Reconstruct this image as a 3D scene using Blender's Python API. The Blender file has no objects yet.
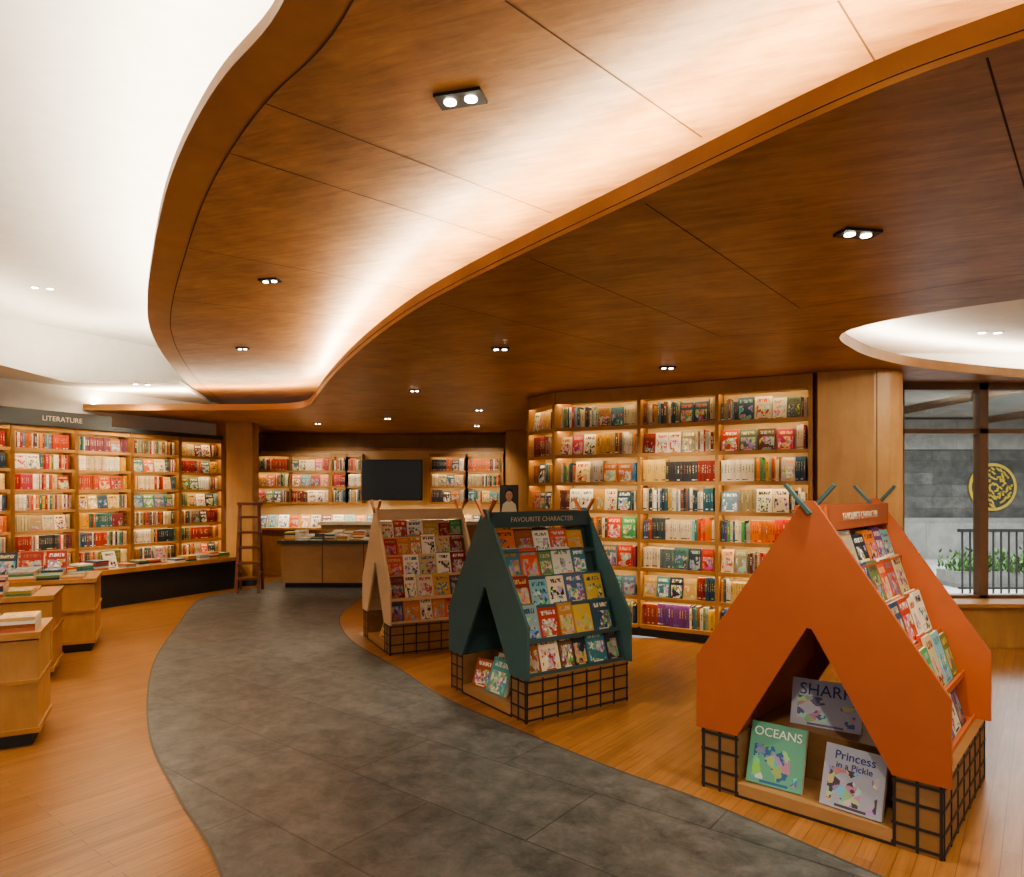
import bpy, math, random
from mathutils import Vector, Matrix
from mathutils.geometry import tessellate_polygon
random.seed(7)
D=bpy.data; S=bpy.context.scene
F=680.0; EYE=1.55
def T(x,y,z): return Matrix.Translation((x,y,z))
def R(a,ax): return Matrix.Rotation(math.radians(a),4,ax)
# ---------------------------------------------------------------- materials
def newmat(name):
    m=D.materials.new(name); m.use_nodes=True
    nt=m.node_tree; b=nt.nodes['Principled BSDF']; return m,nt,b
def plain(name,c,rough=0.6,metal=0.0,emit=None,es=0):
    m,nt,b=newmat(name)
    n=nt.nodes.new('ShaderNodeTexNoise'); n.inputs['Scale'].default_value=9; n.inputs['Detail'].default_value=4
    tc=nt.nodes.new('ShaderNodeTexCoord'); nt.links.new(tc.outputs['Object'],n.inputs['Vector'])
    mx=nt.nodes.new('ShaderNodeMix'); mx.data_type='RGBA'
    mx.inputs[6].default_value=(c[0]*.9,c[1]*.9,c[2]*.9,1); mx.inputs[7].default_value=(min(1,c[0]*1.08),min(1,c[1]*1.08),min(1,c[2]*1.08),1)
    nt.links.new(n.outputs['Fac'],mx.inputs[0]); nt.links.new(mx.outputs[2],b.inputs['Base Color'])
    b.inputs['Roughness'].default_value=rough; b.inputs['Metallic'].default_value=metal
    return m
def wood(name,c1,c2,scale=(1.2,14,1.2),rough=0.42,rot=0,planks=None,blotch=0.5,lo=.3,hi=.7):
    m,nt,b=newmat(name); L=nt.links.new
    tc=nt.nodes.new('ShaderNodeTexCoord'); mp=nt.nodes.new('ShaderNodeMapping')
    mp.inputs['Rotation'].default_value=(0,0,math.radians(rot)); L(tc.outputs['Object'],mp.inputs['Vector'])
    mp2=nt.nodes.new('ShaderNodeMapping'); mp2.inputs['Scale'].default_value=scale; L(mp.outputs[0],mp2.inputs['Vector'])
    n=nt.nodes.new('ShaderNodeTexNoise'); n.inputs['Scale'].default_value=2.2; n.inputs['Detail'].default_value=8; n.inputs['Roughness'].default_value=.68; n.inputs['Distortion'].default_value=.5
    L(mp2.outputs[0],n.inputs['Vector'])
    n2=nt.nodes.new('ShaderNodeTexNoise'); n2.inputs['Scale'].default_value=2.5; n2.inputs['Detail'].default_value=6; n2.inputs['Roughness'].default_value=.65; L(mp.outputs[0],n2.inputs['Vector'])
    ad=nt.nodes.new('ShaderNodeMix'); ad.data_type='FLOAT'; ad.inputs[0].default_value=blotch
    L(n.outputs['Fac'],ad.inputs[2]); L(n2.outputs['Fac'],ad.inputs[3])
    cr=nt.nodes.new('ShaderNodeValToRGB'); cr.color_ramp.elements[0].position=lo; cr.color_ramp.elements[1].position=hi
    cr.color_ramp.elements[0].color=(*c1,1); cr.color_ramp.elements[1].color=(*c2,1); L(ad.outputs[0],cr.inputs[0])
    out=cr.outputs[0]
    if planks:
        bt=nt.nodes.new('ShaderNodeTexBrick'); L(mp.outputs[0],bt.inputs['Vector'])
        bt.inputs['Scale'].default_value=1; bt.inputs['Brick Width'].default_value=planks[0]; bt.inputs['Row Height'].default_value=planks[1]
        bt.inputs['Mortar Size'].default_value=planks[2]; bt.inputs['Color1'].default_value=(.84,.83,.82,1); bt.inputs['Color2'].default_value=(1.10,1.09,1.08,1)
        bt.inputs['Mortar'].default_value=(.55,.50,.46,1); bt.offset=.37
        mm=nt.nodes.new('ShaderNodeMix'); mm.data_type='RGBA'; mm.blend_type='MULTIPLY'; mm.inputs[0].default_value=1
        L(out,mm.inputs[6]); L(bt.outputs['Color'],mm.inputs[7]); out=mm.outputs[2]
    L(out,b.inputs['Base Color']); b.inputs['Roughness'].default_value=rough
    return m
def emis(name,c,s):
    m,nt,b=newmat(name); b.inputs['Base Color'].default_value=(*c,1)
    b.inputs['Emission Color'].default_value=(*c,1); b.inputs['Emission Strength'].default_value=s; return m
def bookmat(name,spine):
    m,nt,b=newmat(name); N=nt.nodes.new; L=nt.links.new
    a=N('ShaderNodeAttribute'); a.attribute_name='Col'
    a2=N('ShaderNodeAttribute'); a2.attribute_name='Col2'
    r=N('ShaderNodeAttribute'); r.attribute_name='rnd'
    uv=N('ShaderNodeUVMap'); uv.uv_map='UVMap'
    sp=N('ShaderNodeSeparateXYZ'); L(uv.outputs[0],sp.inputs[0])
    def math_(op,x,y=None,z=None):
        n=N('ShaderNodeMath'); n.operation=op
        for i,v in enumerate((x,y,z)):
            if v is None: continue
            if isinstance(v,(int,float)): n.inputs[i].default_value=v
            else: L(v,n.inputs[i])
        return n.outputs[0]
    rr=math_('MULTIPLY',r.outputs['Fac'],53.0)
    cb=N('ShaderNodeCombineXYZ'); L(rr,cb.inputs[0]); L(rr,cb.inputs[1]); L(rr,cb.inputs[2])
    va=N('ShaderNodeVectorMath'); va.operation='ADD'; L(uv.outputs[0],va.inputs[0]); L(cb.outputs[0],va.inputs[1])
    def mix(f,x,y):
        n=N('ShaderNodeMix'); n.data_type='RGBA'
        if isinstance(f,(int,float)): n.inputs[0].default_value=f
        else: L(f,n.inputs[0])
        L(x,n.inputs[6]); L(y,n.inputs[7]); return n.outputs[2]
    def noise(sx,sy,det=2):
        mp=N('ShaderNodeVectorMath'); mp.operation='MULTIPLY'; mp.inputs[1].default_value=(sx,sy,1); L(va.outputs[0],mp.inputs[0])
        n=N('ShaderNodeTexNoise'); n.inputs['Scale'].default_value=1; n.inputs['Detail'].default_value=det; L(mp.outputs[0],n.inputs['Vector']); return n
    cmpx=lambda v,c,h: math_('COMPARE',v,c,h)
    if spine:
        t=math_('MULTIPLY',cmpx(sp.outputs[0],.5,.17),cmpx(sp.outputs[1],.6,.19))
        t=math_('MULTIPLY',t,math_('GREATER_THAN',noise(3,24).outputs['Fac'],.5))
        t2=math_('MULTIPLY',cmpx(sp.outputs[1],.1,.025),math_('GREATER_THAN',r.outputs['Fac'],.5))
        f=math_('MAXIMUM',t,t2)
        out=mix(f,a.outputs['Color'],a2.outputs['Color'])
    else:
        vo=N('ShaderNodeTexVoronoi'); vo.inputs['Scale'].default_value=6; L(va.outputs[0],vo.inputs['Vector'])
        pic=mix(.45,vo.outputs['Color'],a.outputs['Color'])
        pic=mix(math_('GREATER_THAN',noise(7,7,3).outputs['Fac'],.54),pic,a2.outputs['Color'])
        pm=math_('MULTIPLY',cmpx(sp.outputs[0],.5,.40),cmpx(sp.outputs[1],.36,.27))
        pm=math_('MULTIPLY',pm,math_('GREATER_THAN',noise(2.6,2.6).outputs['Fac'],.45))
        o=mix(pm,a.outputs['Color'],pic)
        t=math_('MULTIPLY',cmpx(sp.outputs[0],.5,.36),cmpx(sp.outputs[1],.82,.07))
        t=math_('MULTIPLY',t,math_('GREATER_THAN',noise(18,7).outputs['Fac'],.48))
        t=math_('MULTIPLY',t,math_('GREATER_THAN',r.outputs['Fac'],.01))
        t3=math_('MULTIPLY',cmpx(sp.outputs[0],.5,.25),cmpx(sp.outputs[1],.06,.02))
        out=mix(math_('MAXIMUM',t,t3),o,a2.outputs['Color'])
    L(out,b.inputs['Base Color']); b.inputs['Roughness'].default_value=.45
    return m
M={}
M['woodceil']=wood('wood_ceiling',(.26,.12,.043),(.60,.325,.135),(1.6,11,2),.38,rot=20,blotch=.5,lo=.35,hi=.66)
M['woodband']=wood('wood_band',(.34,.16,.055),(.50,.26,.10),(2,2,2),.4)
M['woodfloor']=wood('wood_floor',(.20,.088,.028),(.40,.19,.068),(1.0,16,1),.30,rot=-52,planks=(1.2,.07,.0018),blotch=.3)
M['woodcase']=wood('wood_case',(.34,.165,.05),(.54,.29,.105),(3,3,1.0),.45)
M['caseback']=wood('wood_case_back',(.60,.44,.22),(.72,.54,.30),(3,3,1.0),.5)
M['ply']=wood('plywood',(.20,.10,.038),(.37,.20,.085),(2,2,6),.45)
M['plytop']=wood('plywood_light',(.34,.185,.08),(.48,.28,.13),(2,2,6),.45)
M['lightwood']=wood('light_wood_column',(.38,.195,.07),(.57,.33,.13),(5,5,.8),.4)
M['darkwood']=wood('dark_red_wood',(.12,.035,.015),(.2,.07,.03),(4,4,1),.4)
M['white']=plain('white_plaster',(.80,.79,.76),.8)
M['seam']=plain('seam_dark',(.09,.04,.015),.7)
M['black']=plain('black_metal',(.02,.02,.02),.45)
M['bar']=plain('dark_bar',(.03,.024,.02),.5)
M['plinth']=plain('dark_plinth',(.03,.032,.035),.5)
M['edge']=plain('path_edge_trim',(.09,.085,.075),.5)
M['grey']=plain('grey_board',(.055,.06,.06),.6)
M['orange']=plain('orange_paint',(.42,.105,.036),.5)
M['orangein']=plain('orange_inner',(.50,.14,.048),.55)
M['teal']=plain('teal_paint',(.055,.12,.125),.5)
M['tealdk']=plain('teal_inner',(.06,.115,.12),.55)
M['cream']=wood('cream_ply',(.62,.43,.25),(.72,.53,.34),(2,2,5),.5)
M['rust']=plain('rust_paint',(.45,.14,.05),.5)
M['page']=plain('pages',(.72,.66,.52),.8)
M['led']=emis('led_strip',(1,.76,.43),24)
M['lamp']=emis('lamp_disc',(1,.9,.75),22)
M['screen']=plain('tv_screen',(.008,.008,.009),.2)
M['gold']=plain('gold_emblem',(.65,.46,.08),.3,.5)
M['metal']=plain('window_frame_bronze',(.20,.115,.065),.45,.1)
M['leaf']=plain('shrub_leaf',(.06,.14,.03),.6)
M['book']=bookmat('book_cover',False); M['spine']=bookmat('book_spine',True)
def stone(name,c1,c2,tile,rot,rough=.5,mort=.004,mc=.5,var=.11,sc=3.0):
    m,nt,b=newmat(name); N=nt.nodes.new; L=nt.links.new
    tc=N('ShaderNodeTexCoord'); mp=N('ShaderNodeMapping'); mp.inputs['Rotation'].default_value=rot; L(tc.outputs['Object'],mp.inputs[0])
    n=N('ShaderNodeTexNoise'); n.inputs['Scale'].default_value=sc; n.inputs['Detail'].default_value=12; n.inputs['Roughness'].default_value=.78; n.inputs['Distortion'].default_value=.3; L(mp.outputs[0],n.inputs['Vector'])
    cr=N('ShaderNodeValToRGB'); cr.color_ramp.elements[0].position=.34; cr.color_ramp.elements[1].position=.68
    cr.color_ramp.elements[0].color=(*c1,1); cr.color_ramp.elements[1].color=(*c2,1); L(n.outputs['Fac'],cr.inputs[0])
    bt=N('ShaderNodeTexBrick'); L(mp.outputs[0],bt.inputs['Vector']); bt.inputs['Scale'].default_value=1
    bt.inputs['Brick Width'].default_value=tile[0]; bt.inputs['Row Height'].default_value=tile[1]; bt.inputs['Mortar Size'].default_value=mort
    bt.inputs['Color1'].default_value=(1-var,1-var,1-var,1); bt.inputs['Color2'].default_value=(1+var,1+var,1+var,1); bt.inputs['Mortar'].default_value=(mc,mc,mc,1)
    mm=N('ShaderNodeMix'); mm.data_type='RGBA'; mm.blend_type='MULTIPLY'; mm.inputs[0].default_value=1
    L(cr.outputs[0],mm.inputs[6]); L(bt.outputs['Color'],mm.inputs[7]); L(mm.outputs[2],b.inputs['Base Color'])
    bp=N('ShaderNodeBump'); bp.inputs['Strength'].default_value=.3; bp.inputs['Distance'].default_value=.008; L(n.outputs['Fac'],bp.inputs['Height']); L(bp.outputs[0],b.inputs['Normal'])
    b.inputs['Roughness'].default_value=rough; return m
M['stone']=stone('grey_stone_tiles',(.045,.049,.05),(.165,.17,.165),(1.2,.6),(0,0,math.radians(38)),.40,.0045,.5,.08,5.5)
M['extwall']=stone('exterior_stone',(.035,.036,.036),(.15,.145,.135),(.9,.28),(math.radians(90),0,0),.7,.008,.6,.3)
M['extlow']=stone('exterior_stone_low',(.16,.16,.155),(.30,.29,.27),(1.6,.8),(math.radians(90),0,0),.7,.006,.7)
M['pave']=stone('pavement',(.36,.36,.35),(.52,.51,.49),(.8,.8),(0,0,0),.7,.01,.8)
g,nt,b=newmat('window_glass')
for n in list(nt.nodes):
    if n.type!='OUTPUT_MATERIAL': nt.nodes.remove(n)
o=nt.nodes[0]; tr=nt.nodes.new('ShaderNodeBsdfTransparent'); gl=nt.nodes.new('ShaderNodeBsdfGlossy'); gl.inputs['Roughness'].default_value=.02
tr.inputs[0].default_value=(.93,.96,.95,1)
mx=nt.nodes.new('ShaderNodeMixShader'); fr=nt.nodes.new('ShaderNodeFresnel'); fr.inputs[0].default_value=1.45
nt.links.new(fr.outputs[0],mx.inputs[0]); nt.links.new(tr.outputs[0],mx.inputs[1]); nt.links.new(gl.outputs[0],mx.inputs[2]); nt.links.new(mx.outputs[0],o.inputs[0]); M['glass']=g
# ---------------------------------------------------------------- mesh builder
class MB:
    def __init__(s): s.v=[];s.f=[];s.m=[];s.c=[];s.c2=[];s.r=[];s.uv=[];s.names=[]
    def mi(s,k):
        if k not in s.names: s.names.append(k)
        return s.names.index(k)
    def face(s,pts,mat,X=None,c=(1,1,1),c2=(1,1,1),r=0.,uv=None):
        b=len(s.v)
        for p in pts:
            p=Vector(p); s.v.append(tuple(X@p if X else p))
        s.f.append(tuple(range(b,b+len(pts)))); s.m.append(s.mi(mat)); s.c.append(c); s.c2.append(c2); s.r.append(r)
        s.uv.append(uv or [(0,0)]*len(pts))
    def box(s,x0,x1,y0,y1,z0,z1,mat,X=None):
        p=[(x0,y0,z0),(x1,y0,z0),(x1,y1,z0),(x0,y1,z0),(x0,y0,z1),(x1,y0,z1),(x1,y1,z1),(x0,y1,z1)]
        for q in ((0,1,5,4),(1,2,6,5),(2,3,7,6),(3,0,4,7),(4,5,6,7),(3,2,1,0)):
            s.face([p[i] for i in q],mat,X)
    def prism(s,poly,z0,z1,mat,X=None,holes=(),sidemat=None):
        loops=[list(poly)]+[list(h) for h in holes]
        vs=[Vector((p[0],p[1],0)) for l in loops for p in l]
        tris=tessellate_polygon([[Vector((p[0],p[1],0)) for p in l] for l in loops])
        for t in tris:
            a=[vs[i] for i in t]
            nrm=(a[1]-a[0]).cross(a[2]-a[0]).z
            if nrm<0: a=a[::-1]
            s.face([(p.x,p.y,z1) for p in a],mat,X)
            s.face([(p.x,p.y,z0) for p in a[::-1]],mat,X)
        for l in loops:
            n=len(l)
            for i in range(n):
                p,q=l[i],l[(i+1)%n]
                s.face([(p[0],p[1],z0),(q[0],q[1],z0),(q[0],q[1],z1),(p[0],p[1],z1)],sidemat or mat,X)
    def cyl(s,r,z0,z1,mat,X=None,n=20,r2=None):
        r2=r if r2 is None else r2
        a=[(math.cos(2*math.pi*i/n),math.sin(2*math.pi*i/n)) for i in range(n)]
        for i in range(n):
            p,q=a[i],a[(i+1)%n]
            s.face([(p[0]*r,p[1]*r,z0),(q[0]*r,q[1]*r,z0),(q[0]*r2,q[1]*r2,z1),(p[0]*r2,p[1]*r2,z1)],mat,X)
        s.face([(p[0]*r2,p[1]*r2,z1) for p in a],mat,X); s.face([(p[0]*r,p[1]*r,z0) for p in a[::-1]],mat,X)
    def bar(s,a,b,w,mat,X=None,d=None):
        a=Vector(a);b=Vector(b);d=d or w
        q=(b-a).to_track_quat('Z','Y').to_matrix().to_4x4()
        Y=Matrix.Translation(a)@q; Y=X@Y if X else Y
        s.box(-w/2,w/2,-d/2,d/2,0,(b-a).length,mat,Y)
    def book(s,X,w,t,h,c,c2,spine=False,r=None):
        if r is None: r=random.uniform(.02,1)
        k='spine' if spine else 'book'
        p=[(0,0,0),(w,0,0),(w,t,0),(0,t,0),(0,0,h),(w,0,h),(w,t,h),(0,t,h)]
        s.face([p[i] for i in (0,1,5,4)],k,X,c,c2,r,[(.01,.01),(.99,.01),(.99,.99),(.01,.99)])
        s.face([p[i] for i in (2,3,7,6)],k,X,c,c2,r)
        if spine:
            s.face([p[i] for i in (1,2,6,5)],k,X,c,c2,r); s.face([p[i] for i in (3,0,4,7)],k,X,c,c2,r)
        else:
            s.face([p[i] for i in (1,2,6,5)],'page',X); s.face([p[i] for i in (3,0,4,7)],k,X,c,c2,r)
        s.face([p[i] for i in (4,5,6,7)],'page',X); s.face([p[i] for i in (3,2,1,0)],k,X,c,c2,r)
    def done(s,name,X=None,bevel=0):
        me=D.meshes.new(name); me.from_pydata(s.v,[],s.f)
        for k in s.names: me.materials.append(M[k])
        me.polygons.foreach_set('material_index',s.m)
        if 'book' in s.names or 'spine' in s.names:
            ca=me.attributes.new('Col','FLOAT_COLOR','CORNER'); cb=me.attributes.new('Col2','FLOAT_COLOR','CORNER'); ra=me.attributes.new('rnd','FLOAT','FACE')
            A=[];B=[];U=[]
            for f,c,c2,uv in zip(s.f,s.c,s.c2,s.uv):
                for j in range(len(f)): A+=[*c,1];B+=[*c2,1];U+=uv[j]
            ca.data.foreach_set('color',A); cb.data.foreach_set('color',B); ra.data.foreach_set('value',s.r)
            ul=me.uv_layers.new(name='UVMap'); ul.data.foreach_set('uv',U)
        me.update()
        ob=D.objects.new(name,me); S.collection.objects.link(ob)
        if X: ob.matrix_world=X
        if bevel:
            import bmesh
            bm=bmesh.new(); bm.from_mesh(me); bmesh.ops.remove_doubles(bm,verts=bm.verts,dist=1e-5); bm.to_mesh(me); bm.free()
            mo=ob.modifiers.new('bevel','BEVEL'); mo.width=bevel; mo.segments=2; mo.limit_method='ANGLE'
        return ob
def text(body,size,X,mat,parent,name):
    cu=D.curves.new(name,'FONT'); cu.body=body; cu.size=size; cu.align_x='CENTER'; cu.extrude=.0008; cu.materials.append(mat)
    ob=D.objects.new(name,cu); S.collection.objects.link(ob); ob.parent=parent; ob.matrix_local=X; return ob
M['txt']=plain('sign_text',(.7,.6,.45),.5); M['txtw']=plain('title_white',(.9,.9,.88),.5); M['txtb']=plain('title_blue',(.04,.06,.25),.5)
def cat(pts,n=8,closed=False):
    P=[Vector(p) for p in pts]; out=[]; N=len(P)
    rng=range(N if closed else N-1)
    for i in rng:
        if closed: p0,p1,p2,p3=P[i-1],P[i],P[(i+1)%N],P[(i+2)%N]
        else: p0,p1,p2,p3=P[max(i-1,0)],P[i],P[i+1],P[min(i+2,N-1)]
        for k in range(n):
            t=k/n
            out.append(.5*((2*p1)+(p2-p0)*t+(2*p0-5*p1+4*p2-p3)*t*t+(3*p1-p0-3*p2+p3)*t**3))
    if not closed: out.append(P[-1])
    return out
def smooth(c,it=12):
    c=[p.copy() for p in c]
    for _ in range(it):
        c=[c[0]]+[(c[i-1]+2*c[i]+c[i+1])/4 for i in range(1,len(c)-1)]+[c[-1]]
    return c
def offset(c,d):
    out=[]
    for i,p in enumerate(c):
        t=(c[min(i+1,len(c)-1)]-c[max(i-1,0)]).normalized()
        out.append(p+Vector((-t.y,t.x))*d)
    return out
def ribbon(mb,c,w,z,mat):
    a=offset(c,w/2); b=offset(c,-w/2)
    for i in range(len(c)-1): mb.face([(a[i].x,a[i].y,z),(a[i+1].x,a[i+1].y,z),(b[i+1].x,b[i+1].y,z),(b[i].x,b[i].y,z)],mat)
# ---------------------------------------------------------------- palettes
def hx(s):
    r=[int(s[i:i+2],16)/255 for i in (0,2,4)]
    return tuple((x/12.92 if x<=.04045 else ((x+.055)/1.055)**2.4) for x in r)
PAL=[hx(x) for x in '8c2f22 b5432c c08a4a d0b068 2c4a6a 3a7a88 5f8a5a 22303a e6dcc4 c8b890 6a3a48 b06a50 40384a a8a098 30506a 8a2a20 d8d0c0 b89858 506a90 c06a44 3c3c40 8aa8b0 e0d8c8 98582a 687848 785038 2a6a50 d08030'.split()]
WARM=[hx(x) for x in 'a02a22 c04a30 c89838 7a2018 c0a888 e0d4c0 603828 c86a38 2a3848 405868 a83a50 d8c0a0 a84838 702830 3a6a70 586840 d8cdb8'.split()]
COOL=[hx(x) for x in '3a5a78 6a8aa0 2a3a50 88a098 b8c0b0 5a7858 d0d0c0 304858 a89870 7a4a40 c8c0a0 2f6270 984030 b08c48 24404c'.split()]
MUTE=[hx(x) for x in '5a6a58 8a8060 a89a78 70402c 3c4a50 c8b890 98a098 50402e b0a080 607880 88603c d8ccb0'.split()]
BRT=[hx(x) for x in '2a70a0 d8a828 3f9a58 c83a28 e07a28 78b8c0 6a4088 e8d8a0 1f4a80'.split()]
LT=[hx(x) for x in 'e8dcc0 f0e8d4 d8b850 e0cca8 f0f0e8 d8b070 dcdcd4'.split()]
DK=[hx(x) for x in '202838 401818 203020 2a2a2a'.split()]
def c2for(c):
    if sum(c)>.9: return random.choice(DK+PAL[:8])
    return random.choice(LT+MUTE[5:10]+[hx('c08a30'),hx('b05a3a'),hx('8ab0a8')])
def fill_row(mb,X,W,H,depth,pal,face=.35,y0=.03):
    x=.012
    while x<W-.035:
        if random.random()<face and x+.14<W:
            n=random.randint(1,4); c=random.choice(pal); w=random.uniform(.12,.17); h=min(H-.05,random.uniform(.2,.25))
            for _ in range(n):
                if x+w>W-.01: break
                cc=c if random.random()<.4 else random.choice(pal)
                mb.book(X@T(x,y0+.01,0)@R(-9,'X'),w,.03,h,cc,c2for(cc)); x+=w+.006
        else:
            n=random.randint(4,12); c=random.choice(pal); ser=random.random()<.45; hh=random.uniform(.2,.25); w0=random.uniform(.014,.03)
            for _ in range(n):
                w=w0 if ser else random.uniform(.012,.034)
                if x+w>W-.008: return
                cc=c if ser else random.choice(pal); k=random.uniform(.8,1.1); cc=tuple(v*k for v in cc)
                h=min(H-.045,hh if ser else hh*random.uniform(.86,1.08))
                mb.book(X@T(x,y0+random.uniform(.015,.03),0),w,.14,h,cc,c2for(cc),True); x+=w+.001
def frame(P,Q,z=0):
    P=Vector((P[0],P[1],0));Q=Vector((Q[0],Q[1],0)); x=(Q-P).normalized(); y=Vector((-x.y,x.x,0))
    m=Matrix.Identity(4)
    for i in range(3): m[i][0]=x[i]; m[i][1]=y[i]; m[i][2]=(0,0,1)[i]; m[i][3]=P[i]
    m[2][3]=z; return m,(Q-P).length
def case_section(mb,P,Q,z0,z1,rows,depth,pal,led=True,frame_mat='woodcase',back='caseback',face=.35,top=.05,post=.035):
    X,W=frame(P,Q); th=.022; 
    mb.box(0,W,depth,depth+.02,z0,z1,back,X)
    mb.box(-post/2,post/2,-.01,depth,z0,z1,frame_mat,X); mb.box(W-post/2,W+post/2,-.01,depth,z0,z1,frame_mat,X)
    mb.box(0,W,0,depth,z1-top,z1,frame_mat,X)
    H=(z1-top-z0)/rows
    for i in range(rows):
        zz=z0+i*H
        mb.box(post/2,W-post/2,.004,depth,zz,zz+th,frame_mat,X)
        mb.box(post/2,W-post/2,-.004,.006,zz-.014,zz+th+.002,frame_mat,X)
        if i==rows-1: mb.box(post/2,W-post/2,-.004,.006,zz+H-.014,zz+H,frame_mat,X)
        if led:
            zt=zz+H-.004
            mb.face([(post/2+.01,.012,zt-.006),(W-post/2-.01,.012,zt-.006),(W-post/2-.01,.026,zt+.001),(post/2+.01,.026,zt+.001)],'led',X)
        p=pal[i%len(pal)] if isinstance(pal[0],list) else pal
        fill_row(mb,X@T(post/2,0,zz+th),W-post,H-th,depth,p,face)
# ---------------------------------------------------------------- room shell
edgeA=smooth(cat([(1.2,-3),(.7,-1.2),(.25,.2),(-.25,1.2),(-.66,2.01),(-1.05,2.42),(-1.62,3.2),(-2.27,4.29),(-2.79,5.2),(-3.28,6.16),(-3.82,7.5),(-4.40,9.2),(-4.78,10.6),(-5.2,12.0)]),8)
edgeB=smooth(cat([(9,-1.4),(6,-.6),(4,.1),(2.8,.62),(1.9,1.17),(1.246,1.655),(.95,1.93),(.5,2.55),(.083,3.12),(-.475,3.94),(-.95,4.83),(-1.42,5.84),(-1.96,7.12),(-2.45,8.4),(-2.8,9.1),(-3.4,9.36),(-4.6,9.38),(-6.2,9.38)]),8)
RB=[(-8,13.7),(.7,13.7),(.7,8.45),(3.95,7.12),(9,7.12)]
mb=MB(); mb.prism([(-9,-3),(9,-3),(9,7.12),(3.95,7.12),(.7,8.45),(.7,13.7),(-9,13.7)],3.72,3.82,'white'); mb.done('ceiling')
mb=MB(); poly=[(p.x,p.y) for p in edgeA]+[(-5.6,13.7),(.7,13.7),(.7,8.45),(3.95,7.12),(9,7.12),(9,-3)]
mb.prism(poly,3.0,3.05,'woodceil',sidemat='woodband')
inner=offset(edgeA,-.17)
for i in range(len(edgeA)-1):
    a,b_,c_,d_=edgeA[i],edgeA[i+1],inner[i+1],inner[i]
    mb.face([(p.x,p.y,2.9992) for p in (a,b_,c_,d_)],'woodband')
ribbon(mb,inner,.007,2.998,'seam')
def px(u,v,z):
    d=(z-EYE)*F/(490-v); return Vector(((u-512)/F*d,d))
for a,b_ in (((265,103),(552,213)),((230,153),(503,240)),((189,248),(425,292)),((175,300),(385,322)),((505,0),(702,137)),((838,0),(877,64)),((182,342),(350,355))):
    ribbon(mb,[px(*a,3.0),px(*b_,3.0)],.006,2.9985,'seam')
mb.done('ceiling_wood_upper')
hole=cat([(2.32,4.67),(2.94,3.92),(4.2,3.4),(6,3.4),(7,4.2),(7,6),(6.2,6.75),(5.2,6.7),(4.2,6.35),(3.4,5.95),(2.7,5.35)],6,True)
mb=MB(); poly=[(p.x,p.y) for p in edgeB]+RB
mb.prism(poly,2.65,2.735,'woodceil',holes=[[(p.x,p.y) for p in hole]],sidemat='woodband')
ribbon(mb,offset(edgeB,.04),.006,2.6485,'seam')
for a,b_ in (((645,203),(800,308)),((530,258),(720,336)),((987,57),(1040,240)),((440,303),(640,352)),((385,340),(600,372)),((800,308),(1100,262)),((720,336),(845,330))):
    ribbon(mb,[px(*a,2.65),px(*b_,2.65)],.006,2.6488,'seam')
mb.done('ceiling_wood_lower')
mb=MB(); mb.prism([(2.0,3.0),(7.4,3.0),(7.4,7.1),(2.9,7.1),(2.0,5.6)],2.955,2.995,'white'); mb.done('ceiling_recess')
mb=MB(); so=cat([(-4.36,8.9),(-5.0,8.9),(-5.7,8.85),(-5.75,8.3),(-5.75,7.2),(-6.1,5.5),(-7,3.5),(-8.8,2)])
mb.prism([(p.x,p.y) for p in so]+[(-8.8,13.6),(-5.6,13.6),(-5.2,12.0),(-4.78,10.6)],2.95,2.99,'white'); mb.done('ceiling_soffit')
mb=MB(); mb.box(-9,9,-3,7.12,-.1,0,'woodfloor'); mb.box(-9,.7,7.12,13.7,-.1,0,'woodfloor'); mb.done('floor')
pl=cat([(.9,-2),(.1,0),(-.6,1.7),(-1.185,2.76),(-1.66,3.4),(-2.23,4.2),(-2.82,5.27),(-3.33,6.39),(-3.9,8.0),(-4.25,9.0),(-4.4,9.8),(-4.1,10.8),(-4.0,12)])
pr=cat([(7,-.6),(4,.3),(2.6,1.3),(1.8,2.3),(1.43,2.78),(.94,3.4),(.495,3.85),(-.458,5.0),(-.965,5.86),(-1.67,7.03),(-2.1,8.3),(-2.15,9.6),(-1.9,12)])
mb=MB(); mb.prism([(p.x,p.y) for p in pl]+[(p.x,p.y) for p in pr[::-1]],.0,.004,'stone')
ribbon(mb,pl,.012,.0055,'edge'); ribbon(mb,pr,.012,.0055,'edge'); mb.done('floor_stone_path')
F1=Vector((-6.1,8.3)); F0=Vector((-4.69,11.0)); ux=(F0-F1).normalized(); un=Vector((-ux.y,ux.x)); cw=(F0-F1).length/4
Fs=F1-ux*cw*6
X,W=frame(Fs,F0)
mb=MB(); mb.box(-.5,W+.2,.34,.44,0,3.72,'white'); mb.done('wall_left',X)
mb=MB(); mb.box(-5.0,.6,13.5,13.6,0,2.65,'woodcase'); mb.done('wall_back')
mb=MB(); mb.box(-5.0,-4.9,11.3,13.5,0,2.65,'woodcase'); mb.done('wall_side')
mb=MB(); mb.box(.6,.7,8.5,13.5,0,2.65,'woodcase'); mb.done('wall_partition')
mb=MB(); mb.box(3.98,9,7.0,7.12,2.66,3.72,'white'); mb.box(3.98,9,7.0,7.12,0,.42,'lightwood'); mb.done('wall_window')
mb=MB(); mb.box(8.9,9,-3,7,0,3.72,'white'); mb.done('wall_right')
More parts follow.
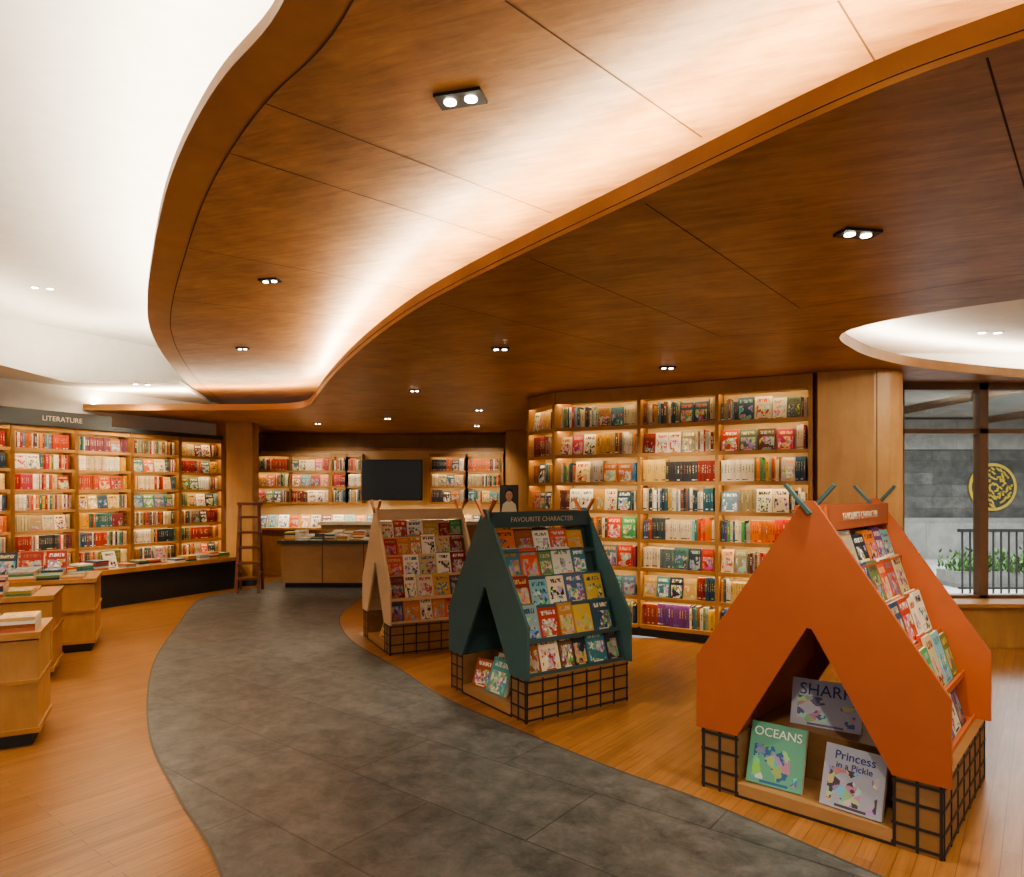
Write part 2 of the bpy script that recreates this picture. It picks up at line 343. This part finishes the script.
# ---------------------------------------------------------------- column
rc=cat([(3.3,6.2),(3.48,6.2),(3.62,6.3),(3.70,6.48)],5)
mb=MB(); cp=[(2.85,6.34),(3.3,6.2)]+[(p.x,p.y) for p in rc[1:]]+[(3.97,7.0),(3.97,7.12),(2.95,7.12)]
mb.prism(cp,0,2.649,'lightwood')
q=rc[1]; mb.bar((q.x,q.y,.0),(q.x,q.y,2.64),.006,'seam')
q=rc[-2]; mb.bar((q.x,q.y,.0),(q.x,q.y,2.64),.006,'seam')
mb.done('wood_column')
# ---------------------------------------------------------------- window
mb=MB()
mb.box(3.98,4.03,6.98,7.1,.44,2.65,'metal'); mb.box(4.80,4.89,6.98,7.08,.44,2.65,'metal'); mb.box(6.3,6.4,6.96,7.1,.44,2.65,'metal'); mb.box(8.2,8.3,6.96,7.1,.44,2.65,'metal')
mb.box(3.98,8.9,6.98,7.09,2.13,2.18,'metal'); mb.box(3.98,8.9,6.98,7.1,2.58,2.65,'metal'); mb.box(3.98,8.9,6.98,7.1,.43,.47,'metal')
mb.box(4.03,8.9,7.04,7.05,.47,2.6,'glass'); mb.done('window_1')
mb=MB(); mb.box(3.99,8.88,6.66,6.97,0,.40,'lightwood'); mb.box(3.99,8.88,6.62,6.97,.40,.44,'woodcase'); mb.done('window_seat',bevel=.004)
# ---------------------------------------------------------------- exterior
mb=MB(); mb.box(-2,40,7.12,40,-.16,-.06,'pave'); mb.done('ground_pavement')
mb=MB(); mb.box(4,30,16,16.3,-.06,2.5,'extwall'); mb.box(4,30,15.75,16.0,-.06,.9,'extlow'); mb.box(4,30,15.9,16.3,2.5,3.2,'extlow'); mb.done('exterior_stone_wall')
mb=MB(); mb.box(3,30,9.5,16.5,3.25,3.4,'extlow'); 
for x in (8,11,14): mb.box(x,x+.12,9.5,16,3.1,3.25,'metal')
mb.done('exterior_canopy')
mb=MB(); E=T(11.28,15.98,1.62)@R(90,'X'); mb.cyl(.56,0,.03,'gold',E,40)
mb.cyl(.49,.03,.04,'plinth',E,40)
random.seed(3)
for rr,n in ((.1,8),(.2,14),(.3,20),(.4,26)):
    for i in range(n):
        a=2*math.pi*i/n+random.random()*.3; b2=a+2*math.pi/n*random.uniform(.5,1.2); r2=rr+random.uniform(-.07,.09)
        mb.bar((rr*math.cos(a),rr*math.sin(a),.05),(r2*math.cos(b2),r2*math.sin(b2),.05),.035,'gold',E)
mb.done('gold_emblem')
random.seed(9)
mb=MB(); 
for i in range(40):
    x=6.95+i*.12; mb.box(x,x+.02,10.5,10.52,-.06,.9,'black')
mb.box(6.9,11.8,10.48,10.54,.9,.95,'black'); mb.box(6.9,11.8,10.49,10.53,.02,.05,'black'); mb.done('metal_railing')
mb=MB(); mb.box(7.3,13,11.2,11.7,-.06,.2,'extlow')
for i in range(2200):
    p=Vector((random.uniform(7.3,13),random.uniform(11.15,11.7),.2+abs(random.gauss(0,.13)))); X=Matrix.Translation(p)@R(random.uniform(0,360),'Z')@R(random.uniform(-60,60),'X')
    mb.face([(-.025,0,0),(0,0,-.04),(.025,0,0),(0,0,.08)],'leaf',X)
mb.done('shrub_planter')
# ---------------------------------------------------------------- bookcases
random.seed(21)
mb=MB()
pts=[(.20,8.15),(.47,7.62),(1.35,7.22),(2.05,6.8),(2.80,6.38)]
for i in range(4):
    case_section(mb,pts[i],pts[i+1],.10,2.57,8,.22,[COOL+BRT,PAL+BRT,WARM+MUTE,MUTE+BRT,LT+COOL,PAL+BRT,MUTE+WARM,COOL+MUTE],face=.45)
    X,W=frame(pts[i],pts[i+1]); mb.box(-.02,W+.02,-.005,.24,2.57,2.645,'woodcase',X); mb.box(0,W,.02,.22,0,.10,'plinth',X)
mb.done('bookcase')
mb=MB()
X,W=frame(Fs,F0)
for i in range(10):
    case_section(mb,(cw*i,0),(cw*(i+1),0),.50,2.36,7,.26,[WARM+MUTE,PAL,WARM+MUTE,PAL,WARM+LT,WARM,PAL],led=True,face=.22,post=.05)
mb.box(0,W,-.45,.0,.44,.50,'woodcase'); mb.box(0,W,-.40,.26,0,.44,'plinth')
mb.box(0,cw*7.6,-.03,.0,2.36,2.56,'grey'); mb.box(cw*7.6,W,-.02,0,2.36,2.42,'grey')
mb.box(0,W,0,.26,2.36,2.38,'woodcase')
x=cw*5
while x<W-.25:
    n=random.randint(1,5); w=random.uniform(.14,.18)
    if random.random()<.25: cc=random.choice(PAL+LT); mb.book(T(x,-.3,.50)@R(-22,'X'),w,.03,.24,cc,c2for(cc))
    else:
        for k in range(n):
            cc=random.choice(PAL+LT); mb.book(T(x,-.40,.50+k*.025+.025)@R(270,'X'),w,.022,.24,cc,c2for(cc))
    x+=w+random.uniform(.01,.06)
o=mb.done('bookcase',X)
text('LITERATURE',.09,T(cw*6.75,-.032,2.43)@R(90,'X'),M['txt'],o,'sign_text')
text('BESTSELLERS',.09,T(cw*5.2,-.032,2.43)@R(90,'X'),M['txt'],o,'sign_text')
mb=MB(); mb.box(-4.62,-4.2,11.0,11.28,.1,2.649,'lightwood'); mb.box(-4.63,-4.18,10.99,11.29,0,.1,'plinth'); mb.done('wood_pilaster')
def wallcase(P,Q,pal):
    X,W=frame(P,Q); mb=MB()
    case_section(mb,(0,0),(W/2,0),0,.94,3,.24,pal,face=.35,post=.03); case_section(mb,(W/2,0),(W,0),0,.94,3,.24,pal,face=.35,post=.03)
    X[2][3]=1.30; mb.done('hanging_bookcase',X)
wallcase((-4.85,12.55),(-3.45,12.85),[WARM,PAL,WARM]); wallcase((-3.42,12.87),(-2.85,12.87),[COOL,WARM,PAL]); wallcase((-1.55,12.87),(-.18,12.87),[PAL,MUTE+PAL,WARM])
mb=MB(); mb.box(-4.85,-.16,13.13,13.48,.0,2.3,'caseback'); mb.box(-4.85,-.16,13.12,13.48,2.3,2.36,'woodcase'); mb.done('wall_panel_back')
mb=MB()
mb.box(-4.85,-.18,12.5,13.12,0,.82,'woodcase'); mb.box(-4.87,-.16,12.42,13.12,.82,.86,'lightwood')
x=-4.7
while x<-.5:
    w=random.uniform(.15,.2); cc=random.choice(PAL+LT); mb.book(T(x,12.55,.862)@R(-20,'X'),w,.025,.24,cc,c2for(cc)); x+=w+.03
mb.done('back_counter')
mb=MB(); mb.box(-.12,.42,12.6,13.5,0.1,2.649,'lightwood'); mb.box(-.13,.43,12.59,13.5,0,.1,'plinth'); mb.done('wood_pilaster')
mb=MB(); mb.box(-2.72,-1.62,12.28,12.33,1.36,2.10,'black'); mb.box(-2.70,-1.64,12.272,12.28,1.38,2.08,'screen'); mb.box(-2.3,-2.04,12.33,13.12,1.6,1.85,'black'); mb.done('television')
mb=MB(); mb.box(-3.65,-1.5,10.75,11.5,.08,.70,'plytop'); mb.box(-3.6,-1.55,10.8,11.45,0,.08,'plinth'); mb.box(-3.7,-1.45,10.7,11.55,.70,.75,'grey')
for x in (-3.0,-2.35,-1.9): mb.box(x,x+.008,10.745,10.75,.08,.70,'seam')
x=-3.6
while x<-1.75:
    w=random.uniform(.16,.2)
    for r_ in range(3):
        for k in range(random.randint(1,6)):
            cc=random.choice(PAL+LT+LT); mb.book(T(x,10.75+r_*.25,.75+k*.022+.022)@R(270,'X'),w,.02,.22,cc,c2for(cc))
    x+=w+.03
mb.done('display_counter')
mb=MB(); mb.box(-3.3,-.3,11.75,12.2,0,.95,'lightwood'); mb.box(-3.35,-.25,11.7,12.2,.95,1.0,'page'); mb.done('cashier_counter')
# ladder
mb=MB(); LX=T(-4.0,10.35,0)@R(12,'Z')
for sx in (-.16,.16):
    mb.bar((sx,-.16,0),(sx*.85,.05,1.36),.045,'darkwood',LX); mb.bar((sx,.22,0),(sx*.85,.07,1.2),.035,'darkwood',LX)
    mb.bar((sx,-.1,.28),(sx,.17,.28),.025,'darkwood',LX)
for i in range(5):
    z=.2+i*.23; y=-.16+.21*z/1.36; mb.box(-.16,.16,y-.05,y+.09,z,z+.035,'darkwood',LX)
mb.box(-.17,.17,-.03,.14,1.32,1.36,'darkwood',LX); mb.done('step_ladder')
def table(cx,cy,w,d,h,rot,seed):
    random.seed(seed); X=T(cx,cy,0)@R(rot,'Z'); mb=MB()
    mb.box(-w,-0.0,0,d,.08,h-.05,'lightwood'); mb.box(-w+.03,-.03,.03,d-.03,0,.08,'plinth')
    mb.box(-w-.015,.015,-.015,d+.015,h-.04,h,'woodcase'); mb.box(-w-.01,.01,-.01,d+.01,h*.55,h*.55+.025,'woodcase'); mb.box(-w-.01,.01,-.01,d+.01,.08,.11,'woodcase')
    x=-w+.03
    while x<-.2:
        ww=random.uniform(.15,.2); y=.03
        while y<d-.22:
            n=random.randint(1,4)
            for k in range(n):
                cc=random.choice(PAL+LT); mb.book(T(x,y,h+k*.022+.022)@R(270,'X'),ww,.02,.23,cc,c2for(cc))
            y+=.26
        if seed==3 and x<-.35: cc=random.choice(WARM+LT); mb.book(T(x,.56,h)@R(-18,'X'),ww,.03,.24,cc,c2for(cc))
        x+=ww+.02
    return mb.done('display_table',X)
table(-2.88,4.13,1.4,.5,.69,27,1); table(-3.72,5.5,1.4,.6,.70,27,2); table(-4.02,6.55,1.1,.7,.70,27,3)
# ---------------------------------------------------------------- tents
def tent(name,X,s,out,inn,stick,pal,bigbooks,seed,dep=.98):
    random.seed(seed); mb=MB(); hw=.57; t=.022
    PX=Matrix(((1,0,0,0),(0,0,-1,0),(0,1,0,0),(0,0,0,1)))
    outer=[(-hw,.31),(-hw,.68),(-.045,1.47),(-.02,1.5),(.02,1.5),(.045,1.47),(hw,.68),(hw,.31)]
    opening=[(.35,.31),(0.012,.90),(-.012,.90),(-.35,.31)]
    for y in (0,dep):
        mb.prism(outer+opening,-t/2,t/2,out,T(0,y,0)@PX)
        for sg in (-1,1):
            mb.bar((sg*-.01,y+.02*sg,1.44),(sg*.105,y+.02*sg,1.575),.026,stick,None,.016)
    H=.31; bx=hw-.03
    mb.box(-bx,-.35,.0,dep-.01,0,H,'ply'); mb.box(.35,bx,.0,dep-.01,0,H,'ply')
    mb.box(-.35,.35,.30,dep-.01,0,H,'ply'); mb.box(-.35,.35,.0,.30,0,.07,'plytop')
    mb.box(-.35,.35,.295,dep-.02,H,H+.004,'plytop')
    def grid(P,Q,z0,z1,n):
        G,W=frame(P,Q)
        for i in range(n+1):
            x=.007+i*(W-.014)/n; mb.box(x-.006,x+.006,-.005,-.0005,z0,z1,'bar',G)
        for z in (z0+.02,z0+.105,z1-.105,z1-.02): mb.box(-.005,W+.005,-.0048,-.0006,z-.006,z+.006,'bar',G)
    grid((bx,0),(bx,dep-.01),0,H,7); grid((-bx,dep-.01),(-bx,0),0,H,7)
    grid((-bx,0),(-.35,0),0,H,2); grid((.35,0),(bx,0),0,H,2); grid((bx,dep-.01),(-bx,dep-.01),0,H,8)
    mb.box(-.35,.35,-.005,0,0,.012,'bar')
    tiers=[(.315,.47,.275),(.545,.42,.265),(.765,.31,.25),(.97,.20,.235),(1.155,.115,.20)]
    for sg in (1,-1):
        for (z,x,h) in tiers:
            a,b_=(x-.085,x+.03) if sg>0 else (-x-.03,-x+.085)
            mb.box(a,b_,t/2,dep-t/2,z-.012,z,inn)
            a,b_=(x+.025,x+.031) if sg>0 else (-x-.031,-x-.025)
            mb.box(a,b_,t/2,dep-t/2,z-.014,z+.02,inn)
            # inner riser of each step, seen through the tent opening
            ri=x-.085
            if ri>.03:
                a,b_=(ri-.006,ri+.002) if sg>0 else (-ri-.002,-ri+.006)
                mb.box(a,b_,t/2,dep-t/2,z-.03,z+.13,inn)
            G=(T(x-.005,0,z)@R(90,'Z')@R(-17,'X')) if sg>0 else (T(-x+.005,dep,z)@R(-90,'Z')@R(-17,'X'))
            hh=min(h,.22)
            mb.box(.02,dep-.02,.035,.045,0.01,hh,inn,G)
            xx=.025
            while xx<dep-.13:
                w=random.uniform(.125,.2); w=min(w,dep-.025-xx); hh=h*random.uniform(.82,1.0)
                for k in (1,0):
                    cc=random.choice(pal); mb.book(G@T(xx+random.uniform(0,.006),k*.02-.01,.002),w,.014,hh*(1+.05*k),cc,c2for(cc))
                xx+=w+.004
        a,b_=(.06,.075) if sg>0 else (-.075,-.06)
        mb.box(a,b_,t/2,dep-t/2,1.365,1.475,inn)
    mb.box(-.075,.075,t/2,dep-t/2,1.357,1.365,inn)
    for B_ in bigbooks:
        (bxx,by,bz,rz,w,h,c,c2)=B_[:8]
        mb.book(T(bxx,by,bz)@R(rz,'Z')@R(-20,'X'),w,.03,h,c,c2,False,B_[8] if len(B_)>8 else None)
    ob=mb.done(name,X@Matrix.Scale(s,4))
    text('FAVOURITE CHARACTER',.055,T(.077,dep/2,1.40)@R(90,'Z')@R(90,'X'),M['txt'],ob,'header_text')
    return ob
KID=PAL+LT+BRT+[hx('d85a3a'),hx('50a0b8'),hx('d8a030')]
r=tent('book_display_tent',T(1.40,3.2,0)@R(-42,'Z'),1.0,'orange','orangein','teal',KID,
 [(-.33,.05,.075,3,.27,.30,hx('6aa890'),hx('3a6a9a'),.004),(.03,.04,.075,-4,.27,.28,hx('a8acc0'),hx('584858'),.006),(-.22,.36,.315,8,.34,.24,hx('c0c0d4'),hx('6a68a0'),.008)],11,1.12)
def title(ob,body,x,y,z,rz,w,h,mat,sz,k=.78):
    text(body,sz,T(x,y,z)@R(rz,'Z')@R(-20,'X')@T(w/2,-.003,h*k)@R(90,'X'),M[mat],ob,'book_title')
title(r,'OCEANS',-.33,.05,.075,3,.27,.30,'txtw',.06); title(r,'Princess',.03,.04,.075,-4,.27,.28,'txtb',.055); title(r,'in a Pickle',.03,.04,.075,-4,.27,.28,'txtb',.04,.64)
title(r,'SHARK',-.22,.36,.315,8,.34,.24,'txtb',.085,.66)
tent('book_display_tent',T(-.19,4.92,0)@R(-56,'Z'),.94,'teal','tealdk','rust',KID,[(-.1,.06,.075,3,.24,.27,hx('60a8a8'),hx('f0e8d0')),(-.13,.11,.075,0,.24,.29,hx('d8ccb0'),hx('304050')),(-.3,.05,.075,12,.19,.22,hx('b0583a'),hx('f0e8d0'))],12)
tent('book_display_tent',T(-1.36,6.8,0)@R(-64,'Z'),.92,'cream','cream','rust',KID+LT+LT,[(-.1,.06,.075,3,.24,.27,hx('d8b060'),hx('302020'))],13)
# portrait sign
mb=MB(); X=T(-.04,9.6,0); mb.cyl(.16,0,.02,'black',X); mb.cyl(.012,.02,1.2,'black',X); mb.box(-.13,.13,-.015,.015,1.22,1.62,'black',X); mb.box(-.12,.12,-.02,-.015,1.23,1.61,'grey',X)
M['skin']=plain('portrait_skin',(.55,.3,.2),.6)
PXs=Matrix(((1,0,0,0),(0,0,-1,0),(0,1,0,0),(0,0,0,1)))
Y=X@T(0,-.0205,0)@PXs
el=lambda cx,cy,rx,ry:[(cx+rx*math.cos(i*math.pi/8),cy+ry*math.sin(i*math.pi/8)) for i in range(16)]
mb.prism([(-.11,1.24),(.11,1.24),(.09,1.35),(.03,1.40),(-.03,1.40),(-.09,1.35)],0,.003,'page',Y)
mb.prism([(-.02,1.38),(.02,1.38),(.02,1.44),(-.02,1.44)],.001,.004,'skin',Y)
mb.prism(el(0,1.49,.064,.088),0,.0035,'black',Y); mb.prism(el(0,1.47,.05,.068),.001,.006,'skin',Y)
mb.prism(el(-.02,1.485,.008,.005),.005,.008,'black',Y); mb.prism(el(.02,1.485,.008,.005),.005,.008,'black',Y); mb.prism(el(0,1.44,.015,.004),.005,.008,'darkwood',Y)
mb.done('poster_stand')
# ---------------------------------------------------------------- lights
def area(name,loc,sx,sy,e,c,rot):
    l=D.lights.new(name,'AREA'); l.shape='RECTANGLE'; l.size=sx; l.size_y=sy; l.energy=e; l.color=c
    o=D.objects.new(name,l); S.collection.objects.link(o); o.location=loc; o.rotation_euler=rot; return o
def cove(name,curve,z,inset,per_m,c,step=6):
    c2=offset(curve,inset)
    e=D.objects.new(name,None); S.collection.objects.link(e)
    i=0
    while i<len(c2)-1:
        j=min(i+step,len(c2)-1); a,b_=c2[i],c2[j]; m=(a+b_)/2; L_=(b_-a).length
        if L_>.05:
            o=area('strip',(m.x,m.y,z),L_,.04,per_m*L_,c,(math.pi,0,math.atan2(b_.y-a.y,b_.x-a.x))); o.parent=e
        i=j
WARMC=(1,.83,.57)
A_vis=[p for p in edgeA if -.5<p.y<9.6]
cove('cove_light_upper',A_vis,3.07,-.07,22,(1,.88,.68))
B_vis=[p for p in edgeB if p.x<5]
cove('cove_light_lower',B_vis,2.75,-.12,17,WARMC)
hc=hole+[hole[0]]
cove('cove_light_recess',hc,2.745,-.1 ,9,(1,.9,.72))
cove('cove_light_soffit',so[:40],3.01,.1 ,10,(1,.84,.6))
def down(x,y,z,e,tgt=None,big=1.0,rot=0,white=False,ang=75):
    mb=MB()
    if white:
        for sx in (-.07,.07):
            mb.cyl(.045,-.006,0,'white',T(sx,0,0)); mb.cyl(.03,-.008,-.006,'lamp',T(sx,0,0))
    else:
        mb.box(-.1*big,.1*big,-.052*big,.052*big,-.012,0,'black')
        for sx in (-.045*big,.045*big): mb.cyl(.025*big,-.016,-.012,'lamp',T(sx,0,0))
    ob=mb.done('recessed_downlight',T(x,y,z)@R(rot,'Z'))
    if e:
        l=D.lights.new('spot','SPOT'); l.energy=e; l.color=(1,.85,.63); l.spot_size=math.radians(ang); l.spot_blend=.7; l.shadow_soft_size=.05
        o=D.objects.new('spot',l); S.collection.objects.link(o); 
        t=Vector(tgt if tgt else (x,y,0)); q=(t-Vector((x,y,z-.04))).to_track_quat('-Z','Y').to_matrix().to_4x4()
        o.parent=ob; o.matrix_local=R(-rot,'Z')@T(0,0,-.04)@q
down(-.19,2.51,3.0,85,(-.3,3.4,0),.9,-15); down(1.475,2.9,2.65,95,(1.9,3.6,.5),.85,10); down(-1.67,4.69,3.0,120,(-2.3,5.0,0),.7,-10); down(-.09,5.27,2.65,80,(.2,5.1,.6),.7)
down(-2.75,6.94,3.0,100,(-3,7.5,0),.6); down(-1.07,7.48,2.65,70,(-.9,6.9,.7),.6); down(-1.9,10.4,2.65,70,(-2.5,11,.7),.6); down(1.39,6.08,2.65,80,(1.6,7,1.0),.7)
down(-.45,9.3,2.65,50,None,.6); down(-3.2,11.2,2.65,100,(-3.4,12.8,1.4),.6); down(-.6,11.6,2.65,70,(-.6,12.9,1.5),.6)
down(-5.04,7.3,3.72,130,(-5.6,9,1.2),1,20,True); down(-4.5,5.2,3.72,150,(-4,5.6,0),1,20,True); down(-4.9,9.0,2.95,80,(-5.3,9.6,1.2),1,20,True,100)
down(4.26,6.06,2.955,50,None,1,0,True); down(4.2,4.5,2.955,90,(3.2,6.2,1.3),1,0,True); down(-3.2,3.2,3.72,140,None,1,20,True)  # middle one is out of view, added to light the column
down(2.9,2.0,2.65,90,(2.6,3.0,0),.6); down(.5,1.0,3.0,120,(1.3,2.9,.4),.9); down(1.9,1.7,2.65,60,(1.4,3.2,.8),.8)  # out of view, added as fill on the orange tent and nearby floor
area('shelf_wash_light',(-2.5,12.6,1.28),4.4,.05,28,WARMC,(0,0,0))
area('exterior_light',(9,12,3.05),8,4,600,(.97,.98,1),(0,0,0))
area('exterior_sky_light',(8,8.6,3.6),8,1.5,450,(.92,.96,1),(0,0,0))
w=D.worlds.new('World'); S.world=w; w.use_nodes=True; w.node_tree.nodes['Background'].inputs[0].default_value=(1,.91,.79,1); w.node_tree.nodes['Background'].inputs[1].default_value=.62
cam=D.cameras.new('camera'); co=D.objects.new('camera',cam); S.collection.objects.link(co); co.location=(0,0,EYE); co.rotation_euler=(math.pi/2,0,0)
cam.lens=F/1024*36; cam.sensor_width=36; cam.shift_y=51.5/1024; cam.clip_start=.05; S.camera=co
S.view_settings.view_transform='AgX'; S.view_settings.look='AgX - Medium High Contrast'; S.view_settings.exposure=.3
